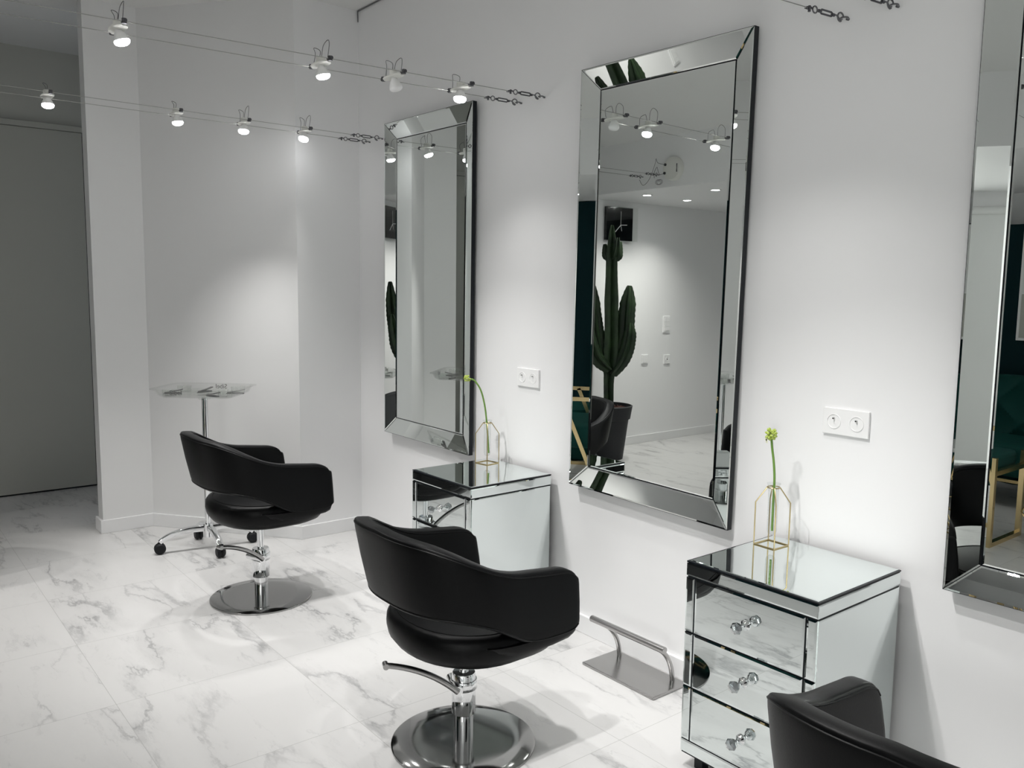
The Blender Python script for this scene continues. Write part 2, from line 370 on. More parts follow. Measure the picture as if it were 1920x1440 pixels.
# ---------------------------------------------------------------- mirrored cabinets
CW, CD, CH = 0.4161, 0.4154, 0.6244
def make_cabinet(label):
    t = thing('mirrored_cabinet', label, 'cabinet', group='mirrored three-drawer cabinets')
    # local: x 0..CW from left, y 0 (back) .. -CD (front)
    zs = [.052, .0925, .2537, .4158, .578]
    b = BM(); box(b, .004, CW-.004, -CD+.004, -.002, .048, CH-.004); box(b, .001, CW-.001, -CD+.001, -.001, CH-.006, CH-.002); obj('carcass', b, 'black', t, smooth=False, label='black gaps between the mirrored panels, and a dark bevel reflection drawn as a black top border')  # thin top border is black to stand in for the bevel's dark reflection
    for x in (.03, CW-.06):
        for y in (-CD+.03, -.06): b = BM(); box(b, x, x+.03, y, y+.03, 0, .049); obj('foot', b, 'black', t, smooth=False, bevel=.002)
    b = BM()
    plate(b, [(.0065, -CD+.0065, CH-.004), (CW-.0065, -CD+.0065, CH-.004), (CW-.0065, -.004, CH-.004), (.0065, -.004, CH-.004)], (0, 0, 1), .003, .004, .001); obj('top_panel', b, 'cabmirror', t, smooth=False)
    fx = -CD+.004
    def front(x0, x1, z0, z1): return [(x0, fx, z0), (x1, fx, z0), (x1, fx, z1), (x0, fx, z1)]
    b = BM(); plate(b, shrink(front(0, CW, zs[4]+.001, CH-.0065), .0015), (0, -1, 0), .003, .004, .001)
    plate(b, shrink([(CW-.004, -CD, zs[4]+.001), (CW-.004, 0, zs[4]+.001), (CW-.004, 0, CH-.0065), (CW-.004, -CD, CH-.0065)], .0015), (1, 0, 0), .003, .004, .001)
    plate(b, shrink([(.004, -CD, zs[4]+.001), (.004, 0, zs[4]+.001), (.004, 0, CH-.0065), (.004, -CD, CH-.0065)], .0015), (-1, 0, 0), .003, .004, .001)
    obj('top_edging', b, 'cabmirror', t, smooth=False)
    for nm, x, nx in (('side_panel', CW-.004, 1), ('side_panel', .004, -1)):
        b = BM(); plate(b, shrink([(x, -CD+.002, zs[0]), (x, -.003, zs[0]), (x, -.003, zs[4]-.001), (x, -CD+.002, zs[4]-.001)], .002), (nx, 0, 0), .003, .003, .0008); obj(nm, b, 'cabmirror', t, smooth=False)
    b = BM(); plate(b, shrink(front(0, CW, zs[0], zs[1]), .002), (0, -1, 0), .003, .004, .001); obj('plinth', b, 'cabmirror', t, smooth=False)
    for k in (3, 2, 1):
        z0, z1 = zs[k], zs[k+1]
        b = BM()
        for x0, x1 in ((0, .033), (.033, CW-.033), (CW-.033, CW)):
            plate(b, shrink(front(x0, x1, z0, z1), .0025), (0, -1, 0), .004, .005, .0014)
        dr = obj('drawer', b, 'cabmirror', t, smooth=False)
        zc, xc = (z0+z1)/2+.003, CW/2
        b = BM(); lathe(b, [(.0145, 0), (.0145, .004), (.011, .008), (.0065, .014), (.0055, .024), (.0075, .028), (.0125, .033), (.0130, .036)], (xc, fx-.0045, zc), 20, 'y')
        kb = obj('knob', b, 'chrome', dr)
        b = BM(); lathe(b, [(.011, .036), (.0155, .039), (.0170, .044), (.0140, .051), (.007, .054), (.001, .0545)], (xc, fx-.0045, zc), 8, 'y'); obj('knob_crystal', b, 'crystal', dr, smooth=False, label='faceted clear crystal knob end')
    return t
c1 = make_cabinet('mirrored three-drawer cabinet farther from the camera, behind the middle chair')
c1.location = (-2.991, -.030, 0)
c1.rotation_euler = (0, 0, .010)
c2 = dup(c1, (-1.5099, -.035, 0), (0, 0, .006), 'mirrored three-drawer cabinet closest to the camera, beside the steel footrest')

# ---------------------------------------------------------------- salon chairs
def supow(v, e): return (abs(v)**e)*(1 if v >= 0 else -1)
def lerp_tab(tab, x):
    if x <= tab[0][0]: return tab[0][1]
    for (a, va), (c, vc) in zip(tab, tab[1:]):
        if x <= c:
            i = [q[0] for q in tab].index(a); v0 = tab[max(i-1, 0)]; v3 = tab[min(i+2, len(tab)-1)]
            m0 = (vc-v0[1])/max(c-v0[0], 1e-6); m1_ = (v3[1]-va)/max(v3[0]-a, 1e-6); h = c-a; t = (x-a)/h
            return (2*t**3-3*t*t+1)*va+(t**3-2*t*t+t)*h*m0+(3*t*t-2*t**3)*vc+(t**3-t*t)*h*m1_
    return tab[-1][1]
def make_chair(label, lift, lever_deg):
    t = thing('salon_chair', label, 'chair', group='black salon chairs facing the mirrors')
    HWo, YF, YS, YBk = .283, .205, -.03, -.282       # outer half width, arm front, start of curve, outer back
    th = .058
    # outer plan path from right arm front round the back to left arm front
    path = []
    n1 = 26
    for i in range(n1): path.append((HWo-.012*(1-i/n1)*0, YF+(YS-YF)*i/n1))
    n2 = 40
    for i in range(n2+1):
        a = pi*i/n2
        path.append((HWo*supow(cos(a), .80), YS+(YBk-YS)*abs(sin(a))**.86))
    for i in range(1, n1+1): path.append((-HWo, YS+(YF-YS)*i/n1))
    # arc length
    L = [0]
    for a, c in zip(path, path[1:]): L.append(L[-1]+math.hypot(c[0]-a[0], c[1]-a[1]))
    # profiles by plan distance from the arm front (symmetric)
    tot = L[-1]; mid = tot/2
    top = [(0, .568), (.006, .580), (.016, .590), (.032, .598), (.055, .604), (.09, .608), (.15, .615), (.22, .624), (.29, .643), (.36, .673), (.43, .704), (.50, .725), (mid, .736)]
    bot = [(0, .418), (.008, .408), (.022, .401), (.05, .398), (.13, .400), (.18, .413), (.23, .440), (.29, .472), (.37, .496), (.46, .505), (mid, .508)]
    def section(i, d, shrinkk=1.0, fwd=0.0):
        x, y = path[i]
        a = path[max(i-1, 0)]; c = path[min(i+1, len(path)-1)]
        tx, ty = c[0]-a[0], c[1]-a[1]; l_ = math.hypot(tx, ty); tx, ty = tx/l_, ty/l_
        nx, ny = -ty, tx                                   # outward?
        if nx*x+ny*(y-.02) < 0: nx, ny = -nx, -ny
        dd = min(d, tot-d); zt, zb = lerp_tab(top, dd), lerp_tab(bot, dd)
        backness = max(0, min(1, (dd-.25)/.25))
        w = th*shrinkk; hgt = (zt-zb); zc = (zt+zb)/2; hh = hgt/2*(1-(1-shrinkk)*.10)
        ring = []
        K = 28
        for k in range(K):
            q = 2*pi*k/K
            u = supow(cos(q), .32); v = supow(sin(q), .22)
            z = zc+v*hh
            lean = (z-.58)*(.08+.14*backness)             # leans outward towards the top
            wv = w*(1-.12*max(0, v))
            off = -th/2 + u*wv/2 + lean
            px, py = x+nx*off, y+ny*off
            # arm front edge slopes: lower is further forward
            fr = max(0, 1-dd/.12); py += fr*(.58-z)*.10
            py += fwd
            ring.append((px, py, z))
        return ring
    rings = [section(0, 0, .30, .012), section(0, 0, .72, .009), section(0, 0, .92, .004)]
    rings += [section(i, L[i]) for i in range(len(path))]
    last = len(path)-1
    rings += [section(last, L[last], .92, .004), section(last, L[last], .72, .009), section(last, L[last], .30, .012)]
    b = BM(); loft(b, rings); sh = obj('arm_and_back_shell', b, 'leather', t)
    sh.location.z = lift
    # piping along outer top, inner top and outer bottom edges
    K = 28
    def edge_pts(kidx, grow):
        o = []
        for i in range(0, len(path)):
            r = section(i, L[i]); p_ = Vector(r[kidx]); c_ = Vector(r[0])*0
            cx = sum(q[0] for q in r)/K; cy = sum(q[1] for q in r)/K; cz = sum(q[2] for q in r)/K
            o.append(p_+(p_-Vector((cx, cy, cz))).normalized()*grow)
        return o
    b = BM()
    for kk in (3, K//2-3, K-3): tube(b, edge_pts(kk, .0002), .0022, 6)
    sm = obj('piping', b, 'leather', sh)
    # seat: rounded cushion, circular at the back, running forward between the arms
    def plan(r, yfr, k=40, inset=0.0):
        pts = []
        for i in range(k):
            a = 2*pi*i/k
            x, y = cos(a), sin(a)
            if y >= 0: px, py = (r-inset)*supow(x, .55), (yfr-inset)*supow(y, .55)
            else: px, py = (r-inset)*supow(x, .92), (.222-inset)*supow(y, .98)
            pts.append((px, py))
        return pts
    zs = [(.328, .085), (.334, .052), (.348, .024), (.372, .006), (.400, 0), (.424, .002), (.436, .010), (.4405, .022), (.4415, .040), (.443, .12), (.443, .2)]
    b = BM(); loft(b, [[(x, y, z) for x, y in plan(.250, .25, inset=i)] for z, i in zs]); st = obj('seat', b, 'leather', t); st.location.z = lift
    b = BM(); tube(b, [(x, y, .4405) for x, y in plan(.250, .25, inset=.030)], .0028, 6, True); sp = obj('seat_piping', b, 'leather', st)
    # lower side gussets joining arm to seat
    for s in (1, -1):
        b = BM(); rr = []
        for y, zb, xo in ((-.085, .398, .236), (-.05, .384, .252), (0, .374, .262), (.06, .371, .267), (.13, .373, .268), (.19, .379, .268), (.214, .386, .264), (.222, .395, .255)):
            rr.append([(s*.18, y, zb+.002), (s*(xo-.030), y, zb), (s*(xo-.010), y, zb+.006), (s*(xo-.002), y, zb+.018), (s*xo, y, .412), (s*.18, y, .412)])
        loft(b, rr)
        gs = obj('arm_underside', b, 'leather', t); gs.location.z = lift
    # pump base
    b = BM(); lathe(b, [(.2195, 0), (.221, .004), (.2205, .007), (.216, .0095), (.15, .0125), (.06, .015), (.001, .0155)], seg=96); obj('base_plate', b, 'polished', t)
    b = BM(); lathe(b, [(.0295, .014), (.0295, .110), (.001, .110)], seg=40); obj('column', b, 'chrome', t)
    b = BM(); lathe(b, [(.0355, .098), (.0368, .100), (.0368, .222), (.034, .227), (.016, .228), (.001, .229)], seg=40); sl = obj('pump_sleeve', b, 'chrome', t)
    b = BM(); lathe(b, [(.0145, .22), (.0145, .30+lift), (.026, .305+lift), (.026, .333+lift), (.001, .334+lift)], seg=28); obj('piston', b, 'chrome', t)
    b = BM(); box(b, -.09, .09, -.07, .07, .326+lift, .336+lift); obj('seat_plate', b, 'gunmetal', t, smooth=False, bevel=.003)
    a = radians(lever_deg); dx, dy = cos(a), sin(a); px_, py_ = -dy, dx
    b = BM()
    hub = Vector((.0, .0, .190))
    P0 = Vector((px_*.052, py_*.052, .190)); P1 = Vector((-px_*.045, -py_*.045, .190))
    off = Vector((dx, dy, 0))*.030
    cyl(b, P0+off, P1+off, .0155, 24); 
    lathe(b, [(.0395, .176), (.041, .178), (.041, .204), (.0395, .206)], seg=36)
    obj('lever_clamp', b, 'chrome', t)
    b = BM(); st_ = P0+off
    P = arc(st_+Vector((0, 0, .0)), st_+Vector((dx*.09, dy*.09, .085)), st_+Vector((dx*.215, dy*.215, .108)), 14)
    tube(b, P, [.0100-.0015*i/14 for i in range(15)], 12)
    e = P[-1]; cyl(b, e+Vector((px_*.013, py_*.013, 0)), e-Vector((px_*.013, py_*.013, 0)), .009, 14)
    lv = obj('pump_lever', b, 'steel', t)
    return t
ch2 = make_chair('black salon chair in the middle, its high back toward the camera', -.012, -112)
ch2.location = (-2.0, -.875, 0)
ch1 = make_chair('black salon chair farthest away, beside the clear-topped trolley', .028, -74)
ch1.location = (-3.54, -.890, 0)
ch3 = make_chair('black salon chair cropped by the bottom right corner, closest to the camera', .012, -100)
ch3.location = (-.563, -.880, 0); ch3.rotation_euler = (0, 0, .065)

# ---------------------------------------------------------------- footrest
t = thing('footrest', 'brushed steel footrest with a round bar, standing against the wall', 'footrest', (-1.998, -.122, 0))
b = BM(); box(b, -.176, .176, -.091, .091, 0, .010); obj('base_plate', b, 'steel', t, smooth=False, bevel=.004, bseg=3)
for x in (-.132, .128):
    b = BM(); tube(b, arc((x, .062, .010), (x, .055, .105), (x, -.022, .150), 12), .0088, 14); obj('curved_post', b, 'steel', t)
b = BM(); cyl(b, (-.192, -.030, .158), (.168, -.030, .158), .0125, 24); o = obj('foot_bar', b, 'steel', t, bevel=.0015)

# ---------------------------------------------------------------- sockets
def make_socket(label):
    t = thing('double_socket', label, 'socket', group='double sockets between the mirrors')
    w2, h2, r = .0724, .039, .0205
    # plate front with two round wells
    b = BM(); box(b, -w2, w2, -.009, 0, -h2, h2); pl = obj('cover_plate', b, 'whiteplastic', t, smooth=False, bevel=.0015)
    for x in (-.0355, .0355):
        b = BM(); lathe(b, [(r+.0016, .0), (r+.0016, .0105), (r, .0108), (r-.002, .0035), (.001, .003)], (x, 0, 0), 32, 'y'); wl = obj('socket_well', b, 'whiteplastic', t)
        b = BM()
        for dx_ in (-.0095, .0095): cyl(b, (x+dx_, -.0028, -.001), (x+dx_, -.0040, -.001), .0028, 12)
        obj('contact_holes', b, 'black', wl)
        b = BM(); cyl(b, (x, -.003, .009), (x, -.016, .009), .0024, 12); cyl(b, (x, -.003, -.001), (x, -.005, -.001), .002, 10); obj('earth_pin', b, 'steel', wl)
    return t
s2 = make_socket('white double wall socket closer to the camera, above the nearer cabinet'); s2.location = (-1.300, 0, 1.007)
s1 = dup(s2, (-2.760, 0, 1.007), (0, 0, 0), 'white double wall socket above the farther cabinet')

# ---------------------------------------------------------------- wire vases with one flower each
def make_vase(label, loc, rz, flower):
    t = thing('wire_vase', label, 'vase', loc, (0, 0, rz), group='gold wire vases with a glass tube')
    a, r, zr, zs_ = .036, .0019, .178, .131
    b = BM()
    for s in ((-a, -a), (a, -a), (a, a), (-a, a)):
        d_ = Vector((s[0], s[1], 0)).normalized()*.0185
        tube(b, [(s[0], s[1], .0016), (s[0], s[1], zs_), (d_.x, d_.y, zr)], r, 6)
    for z in (.0016,):
        c_ = [(-a, -a, z), (a, -a, z), (a, a, z), (-a, a, z)]
        for i in range(4): tube(b, [c_[i], c_[(i+1) % 4]], r, 6)
    tube(b, [(.0185*cos(2*pi*i/28), .0185*sin(2*pi*i/28), zr) for i in range(28)], .0020, 6, True)
    obj('wire_frame', b, 'palegold', t)
    b = BM(); lathe(b, [(.0205, .190), (.0185, .187), (.0158, .179), (.0148, .165), (.0142, .046), (.0120, .037), (.006, .033), (.001, .0325)], seg=28); obj('glass_tube', b, 'tube', t)
    return t
v2 = make_vase('gold wire vase on the nearer cabinet, its flower stem upright', (-1.447, -.132, CH), -.02, 0)
v1 = dup(v2, (-2.905, -.112, CH), (0, 0, .15), 'gold wire vase on the farther cabinet, its flower stem bent over')
def flower(label, loc, pts, kind):
    t = thing('cut_flower', label, 'flower', loc, group='green flower stems in the vases')
    P = spline(pts, 8); b = BM(); tube(b, P, [.0036]*len(P), 10); obj('flower_stem', b, 'stem', t)
    rnd = random.Random(kind+5); e = P[-1]; d = (P[-1]-P[-3]).normalized()
    b = BM()
    for k in range(46 if kind == 0 else 26):
        u = Vector((rnd.uniform(-1, 1), rnd.uniform(-1, 1), rnd.uniform(-1, 1))).normalized()
        R0 = .0125 if kind == 0 else .010
        c = e+d*(.013 if kind == 0 else .008)+Vector((u.x*R0, u.y*R0, u.z*(R0*1.25)))
        tube(b, [c-u*.004, c+u*.002, c+u*.0065], [.0022, .0044, .0008], 6)
    obj('green_buds', b, 'bud', t)
    b = BM(); f = e+Vector((-.0085, -.0105, -.004 if kind == 0 else .001)); nf = Vector((-.55, -.8, -.1)).normalized(); s_, u_, _ = frame(nf)
    for k in range(6):
        a = 2*pi*k/6; dd = s_*cos(a)+u_*sin(a)
        sd = nf.cross(dd)
        q = [f, f+dd*.006+sd*.0038+nf*.001, f+dd*.0125+nf*.0015, f+dd*.006-sd*.0038+nf*.001]
        loft(b, [[p_-nf*.0004 for p_ in q], [p_+nf*.0004 for p_ in q]])
    pt = obj('open_blossom', b, 'petal', t, smooth=False)
    b = BM(); cyl(b, f, f+nf*.003, .0022, 8); obj('blossom_centre', b, 'black', pt)
    return t
flower('upright green flower stem in the vase on the nearer cabinet', (-1.447, -.132, CH), [(.003, -.003, .045), (.002, -.002, .12), (.001, 0, .20), (-.003, -.001, .25), (-.009, -.004, .295), (-.012, -.006, .325)], 0)
flower('green flower stem bending left toward the farther mirror', (-2.905, -.112, CH), [(.006, .004, .045), (.002, .001, .12), (-.003, -.003, .19), (-.008, -.010, .255), (-.018, -.024, .320), (-.034, -.046, .362), (-.048, -.066, .370)], 1)

# ---------------------------------------------------------------- rolling trolley with clear tray
t = thing('salon_trolley', 'rolling trolley with a clear plastic tray on a chrome post', 'trolley', (-4.385, -.835, 0))
b = BM(); cyl(b, (0, 0, .09), (0, 0, .806), .0155, 28); obj('post', b, 'chrome', t)
b = BM(); cyl(b, (0, 0, .065), (0, 0, .135), .026, 28); obj('hub', b, 'chrome', t)
for dx, dy in ((-.045, -.235), (.19, -.005), (-.19, .01), (.035, .225)):
    L_ = math.hypot(dx, dy); ex, ey = dx/L_, dy/L_; sx, sy = -ey, ex
    P = arc((ex*.022, ey*.022, .112), (dx*.72, dy*.72, .118), (dx, dy, .062), 12)
    b = BM(); rings = []
    for i, q in enumerate(P):
        w_, h_ = .015, .018-.005*i/12
        d_ = (P[min(i+1, 12)]-P[max(i-1, 0)]).normalized(); up = Vector((sx, sy, 0)).cross(d_).normalized()
        if up.z < 0: up = -up
        s = Vector((sx, sy, 0))
        rings.append([q+s*w_*supow(cos(2*pi*k/12), .6)+up*h_*supow(sin(2*pi*k/12), .6) for k in range(12)])
    loft(b, rings); lg = obj('leg', b, 'chrome', t)
    b = BM(); c = Vector((dx, dy, .0290))
    for s in (-1, 1):
        o1 = c+Vector((sx, sy, 0))*s*.004; o2 = c+Vector((sx, sy, 0))*s*.021
        tube(b, [o1, o1.lerp(o2, .5), o2], [.0285, .0285, .021], 28)
    cyl(b, (dx, dy, .03), (dx, dy, .062), .010, 12); box(b, dx-.012, dx+.012, dy-.012, dy+.012, .040, .053)
    obj('castor', b, 'rubber', lg)
# tray: shallow dish with raised ends and corner cups
def tray_pts(w, d, r, z, n=6):
    o = []
    for cx, cy, a0 in ((w-r, d-r, 0), (-w+r, d-r, pi/2), (-w+r, -d+r, pi), (w-r, -d+r, 3*pi/2)):
        for k in range(n+1):
            a = a0+pi/2*k/n; o.append((cx+r*cos(a), cy+r*sin(a), z))
    return o
TZ = .815; TR = radians(48)
b = BM()
loft(b, [tray_pts(.175, .125, .04, TZ), tray_pts(.198, .142, .05, TZ+.012), tray_pts(.212, .154, .05, TZ+.040), tray_pts(.230, .166, .05, TZ+.042), tray_pts(.230, .166, .05, TZ+.046), tray_pts(.209, .151, .05, TZ+.044), tray_pts(.194, .138, .05, TZ+.014), tray_pts(.171, .121, .04, TZ+.004)])
tray = obj('clear_tray', b, 'acrylic', t, rot=(0, 0, TR), label='transparent plastic tray')
b = BM()
for x in (-.145, .145): 
    for y in (-.085, .085): lathe(b, [(.034, TZ+.005), (.036, TZ+.038), (.034, TZ+.038), (.032, TZ+.008)], (x, y, 0), 24)
for y in (-.045, .045): box(b, -.11, .11, y-.002, y+.002, TZ+.004, TZ+.030)
obj('tray_cups', b, 'acrylic', tray)
b = BM(); cyl(b, (0, 0, TZ-.02), (0, 0, TZ+.004), .03, 28); obj('tray_socket', b, 'acrylic', tray)
for (x, y, rz_) in ((-.08, -.146, 0), (.03, .118, pi)):
    me = text_mesh('Sibel', .034, .0003); me.materials.append(MT['print'])
    o = bpy.data.objects.new('tray_lettering', me); COL.objects.link(o); o.parent = tray
    o.matrix_local = Matrix.Translation((x, y+(-.010 if rz_ == 0 else .028), TZ+.030)) @ Matrix.Rotation(rz_*0, 4, 'Z') @ Matrix.Rotation(pi/2, 4, 'X')
    if rz_: o.scale = (-1, 1, 1)
# hairdressing bits lying in the tray
for i, (nm, lb, x, y, a, kind) in enumerate([
        ('hair_clip', 'dark sectioning clip lying flat at the left end of the tray', -.16, -.02, .3, 0), ('hair_clip', 'dark sectioning clip near the back edge of the tray', -.03, .07, 1.1, 0),
        ('hair_clip', 'grey sectioning clip in the front corner of the tray', .08, -.09, -.5, 0), ('hair_clip', 'black sectioning clip at the right end of the tray', .15, .03, .2, 0)]):
    wp = Matrix.Rotation(TR, 4, 'Z') @ Vector((x, y, 0))
    c = thing(nm, lb, 'hair clip', (-4.385+wp.x, -.835+wp.y, TZ+.0065), (0, 0, a+TR), group='sectioning clips in the trolley tray')
    b = BM(); rings = [[(px, sy*w_, z) for sy, z in ((-1, 0), (1, 0), (1, h), (-1, h))] for px, w_, h in ((-.045, .004, .004), (-.02, .009, .007), (.02, .011, .009), (.045, .006, .006))]
    loft(b, rings); obj('jaw', b, 'print' if i != 2 else 'darksteel', c)
    b = BM(); rings = [[(px, sy*w_, z+zz) for sy, zz in ((-1, 0), (1, 0), (1, .004), (-1, .004))] for px, w_, z in ((-.04, .004, .006), (.0, .008, .011), (.05, .009, .022))]
    loft(b, rings); obj('lever', b, 'print', c)

# ---------------------------------------------------------------- wire lighting
def wz(y): return 2.158+.030*abs(y)
PAIRS = [(-3.989, -4.125, -4.330, -4.490), (-2.687, -2.835, -3.085, -3.245), (-1.220, -1.365, -1.620, -1.780)]
PN = ['farthest cable pair', 'middle cable pair', 'cable pair nearest the camera']
HK = .21
def hook_thing(x, x2, far, label, group):
    """turnbuckle between wall eye and cable"""
    y0 = 0 if not far else YL; s = -1 if not far else 1
    dirv = Vector((x2-x, YL, wz(YL)-wz(0))).normalized()*(1 if not far else -1)
    ang = atan2(dirv.y, dirv.x); el = math.asin(dirv.z)
    t = thing('turnbuckle', label, 'turnbuckle', (x if not far else x2, y0, wz(0) if not far else wz(YL)), (0, -el, ang), group)
    b = BM(); tube(b, [(.0, 0, 0), (.008, 0, .0)], [.004, .004], 8); 
    tube(b, [(.018+.0105*cos(pi+a), .0105*sin(a), .0) for a in [2*pi*k/20 for k in range(17)]], .0024, 6); obj('wall_eye', b, 'darksteel', t)
    b = BM(); tube(b, [(.034+.012*cos(pi+a), 0, .012*sin(a)) for a in [.35+2*pi*k/20 for k in range(16)]]+[(.050, 0, .002), (.066, 0, 0)], .0024, 6); obj('hook', b, 'darksteel', t)
    b = BM()
    for s_ in (-1, 1): tube(b, [(.064, 0, 0), (.072, 0, s_*.0055), (.112, 0, s_*.0055), (.120, 0, 0)], .0026, 6)
    cyl(b, (.060, 0, 0), (.070, 0, 0), .0045, 10); cyl(b, (.114, 0, 0), (.124, 0, 0), .0045, 10); obj('body', b, 'gunmetal', t)
    b = BM(); tube(b, [(.120, 0, 0), (.130, 0, 0)], .0022, 6); tube(b, [(.138+.009*cos(a), 0, .009*sin(a)) for a in [2*pi*k/16 for k in range(16)]], .0022, 6, True); obj('eye', b, 'darksteel', t)
    b = BM(); tube(b, [(.147, 0, 0), (.155, 0, .003), (.172, 0, 0)], .0026, 6); cyl(b, (.160, 0, -.010), (.160, 0, .006), .004, 10); tube(b, [(.155, 0, 0), (.163, 0, -.004), (.18, .002, -.005)], .0016, 6); obj('cable_clamp', b, 'gunmetal', t)
    return t
for k, (xa, xb, xa2, xb2) in enumerate(PAIRS):
    for nm, x, x2 in (('right', xa, xa2), ('left', xb, xb2)):
        p0 = Vector((x, 0, wz(0))); p1 = Vector((x2, YL, wz(YL))); d = (p1-p0).normalized()
        b = BM(); tube(b, [p0+d*.165, p1-d*.165], .0013, 6)
        o = obj('lighting_cable', b, 'wire'); tag(o, 'thin steel lighting cable, %s of the %s' % (nm, PN[k]), 'cable', 'tensioned lighting cables')
        hook_thing(x, x2, False, 'steel turnbuckle hooked to the mirror wall, %s cable of the %s' % (nm, PN[k]), 'turnbuckles at the mirror wall')
        if k == 0: hook_thing(x, x2, True, 'turnbuckle on the bulkhead seen in the mirror, %s cable' % nm, 'turnbuckles at the bulkhead')
def make_lamp(pair, y, tilt, toward, lit, label, loops):
    xa, xb, xa2, xb2 = PAIRS[pair]; f = y/YL
    ra, rb = xa+(xa2-xa)*f, xb+(xb2-xb)*f
    cx = (ra+rb)/2; hw = abs(ra-rb)/2
    t = thing('cable_spotlight', label, 'spotlight', (cx, y, wz(y)), group='white spotlights on the cables')
    for s in (-1, 1):
        b = BM(); cyl(b, (s*(hw-.018), 0, .0), (s*(hw+.012), 0, .002), .0062, 12); cyl(b, (s*hw, -.0, -.007), (s*hw, 0, .009), .0078, 12)
        obj('cable_grip', b, 'gunmetal', t)
    b = BM(); rings = []
    for i in range(13):
        u = -1+i/6; x = u*(hw-.014); w_ = .006+.020*max(0, 1-u*u)**.5; z = -.004-.012*(1-u*u)*0
        rings.append([(x, w_*supow(cos(2*pi*q/12), .7), z+.005*supow(sin(2*pi*q/12), .7)) for q in range(12)])
    loft(b, rings); lathe(b, [(.016, 0), (.016, .018), (.012, .021), (.001, .021)], seg=20); obj('ceramic_holder', b, 'ceramic', t)
    rnd = random.Random(int(abs(y)*1000)+pair*7)
    b = BM()
    for s in (-1, 1)[:loops]:
        h = rnd.uniform(.035, .055); w_ = rnd.uniform(.016, .03)
        P = spline([(s*.008, 0, .020), (s*(.006+w_*.3), .004, .02+h*.7), (s*(.012+w_), .010*s, .02+h), (s*(.02+w_*1.5), .004, .02+h*.6), (s*(hw-.02), 0, .008)], 6)
        tube(b, P, .0011, 5)
    obj('lead_wires', b, 'gunmetal', t)
    az = radians(toward); D = Vector((sin(radians(tilt))*cos(az), sin(radians(tilt))*sin(az), -cos(radians(tilt))))
    q = D.to_track_quat('Z', 'Y').to_matrix().to_4x4()
    b = BM(); lathe(b, [(.009, .0), (.011, .006), (.0165, .014), (.0235, .030), (.0245, .036), (.0225, .0362), (.001, .0362)], seg=28)
    for v in b.verts: v.co = q @ v.co + Vector((0, 0, -.006))
    bl = obj('bulb', b, 'opal', t)
    b = BM(); lathe(b, [(.0238, .0340), (.0250, .0375), (.0245, .0420), (.0215, .0470), (.0150, .0505), (.001, .0520)], seg=28)
    for v in b.verts: v.co = q @ v.co + Vector((0, 0, -.006))
    obj('bulb_face', b, 'bulb' if lit else 'opal', bl, label='glowing bulb face' if lit else 'unlit bulb face')
    if lit:
        l_ = bpy.data.lights.new('lamp_light', 'SPOT'); l_.energy = LAMP_W*(.26 if abs(y) < .6 else 1.0)*(.55 if pair == 0 else 1.0); l_.spot_size = radians((84 if pair == 0 else 112) if abs(y) < .6 else 82); l_.spot_blend = 1.0; l_.shadow_soft_size = .022; l_.color = (1.0, .985, .965)
        o = bpy.data.objects.new('lamp_light', l_); COL.objects.link(o); o.parent = t
        o.location = D*.062+Vector((0, 0, -.006)); o.rotation_euler = D.to_track_quat('-Z', 'Y').to_euler()
    return t
LAMPS = [(0, -.384, 18, -60, 1, 'lit spotlight on the farthest cable pair, the one closest to the mirror wall', 2),
         (0, -.684, 10, -40, 1, 'lit spotlight on the farthest cable pair, second from the mirror wall', 2),
         (0, -.993, 8, 60, 1, 'lit spotlight on the farthest cable pair, third from the mirror wall', 1),
         (0, -1.521, 8, 0, 1, 'lit spotlight on the farthest cable pair, the one nearest the grey door', 1),
         (1, -.329, 9, -60, 1, 'lit spotlight just above the top corner of the farthest mirror', 1),
         (1, -.607, 14, 60, 0, 'unlit white spotlight, the only one switched off on the middle cable pair', 2),
         (1, -.883, 13, 80, 1, 'lit spotlight on the middle cable pair, left of the unlit one', 2),
         (1, -1.539, 16, 75, 1, 'lit spotlight on the middle cable pair, highest and leftmost in the photo', 2),
         (2, -.50, 0, 60, 1, 'spotlight on the cable pair nearest the camera, closest to the wall', 2),
         (2, -.95, 14, 60, 1, 'spotlight on the cable pair nearest the camera, second from the wall', 2),
         (2, -1.45, 18, 70, 1, 'spotlight on the cable pair nearest the camera, third from the wall', 2)]
for a in LAMPS: make_lamp(*a)

# ---------------------------------------------------------------- things seen in the mirrors
# transformer with coiled leads on the bulkhead
t = thing('lighting_transformer', 'round white transformer with coiled leads on the bulkhead, seen in the mirror', 'transformer', (-4.18, YL, 2.265))
b = BM(); lathe(b, [(.085, 0), (.085, -.03), (.078, -.042), (.05, -.046), (.001, -.046)], seg=40, axis='y'); obj('housing', b, 'ceramic', t)
b = BM()
for x, z in ((.05, .03), (.055, -.03)): cyl(b, (-x, .044, z), (-x, .052, z), .010, 12)
box(b, .052, .060, .040, .0455, -.03, .03); obj('terminals', b, 'gunmetal', t)
b = BM()
tube(b, spline([(-.05, .05, -.03), (-.10, .05, -.035), (-.11, .06, .0), (-.13, .05, .02), (-.145, .06, -.02), (-.16, .04, -.055)], 6), .0016, 5)
tube(b, spline([(-.05, .05, .03), (-.12, .05, .05), (-.13, .06, .08), (-.15, .05, .04), (-.20, .05, -.06), (-.26, .05, -.10), (-.30, .05, -.055)], 6), .0016, 5)
tube(b, [(-.12+.024*cos(a)+.002*a, .05, -.09+.018*sin(a)) for a in [k*.4 for k in range(40)]], .0014, 5)
obj('coiled_lead', b, 'gunmetal', t)
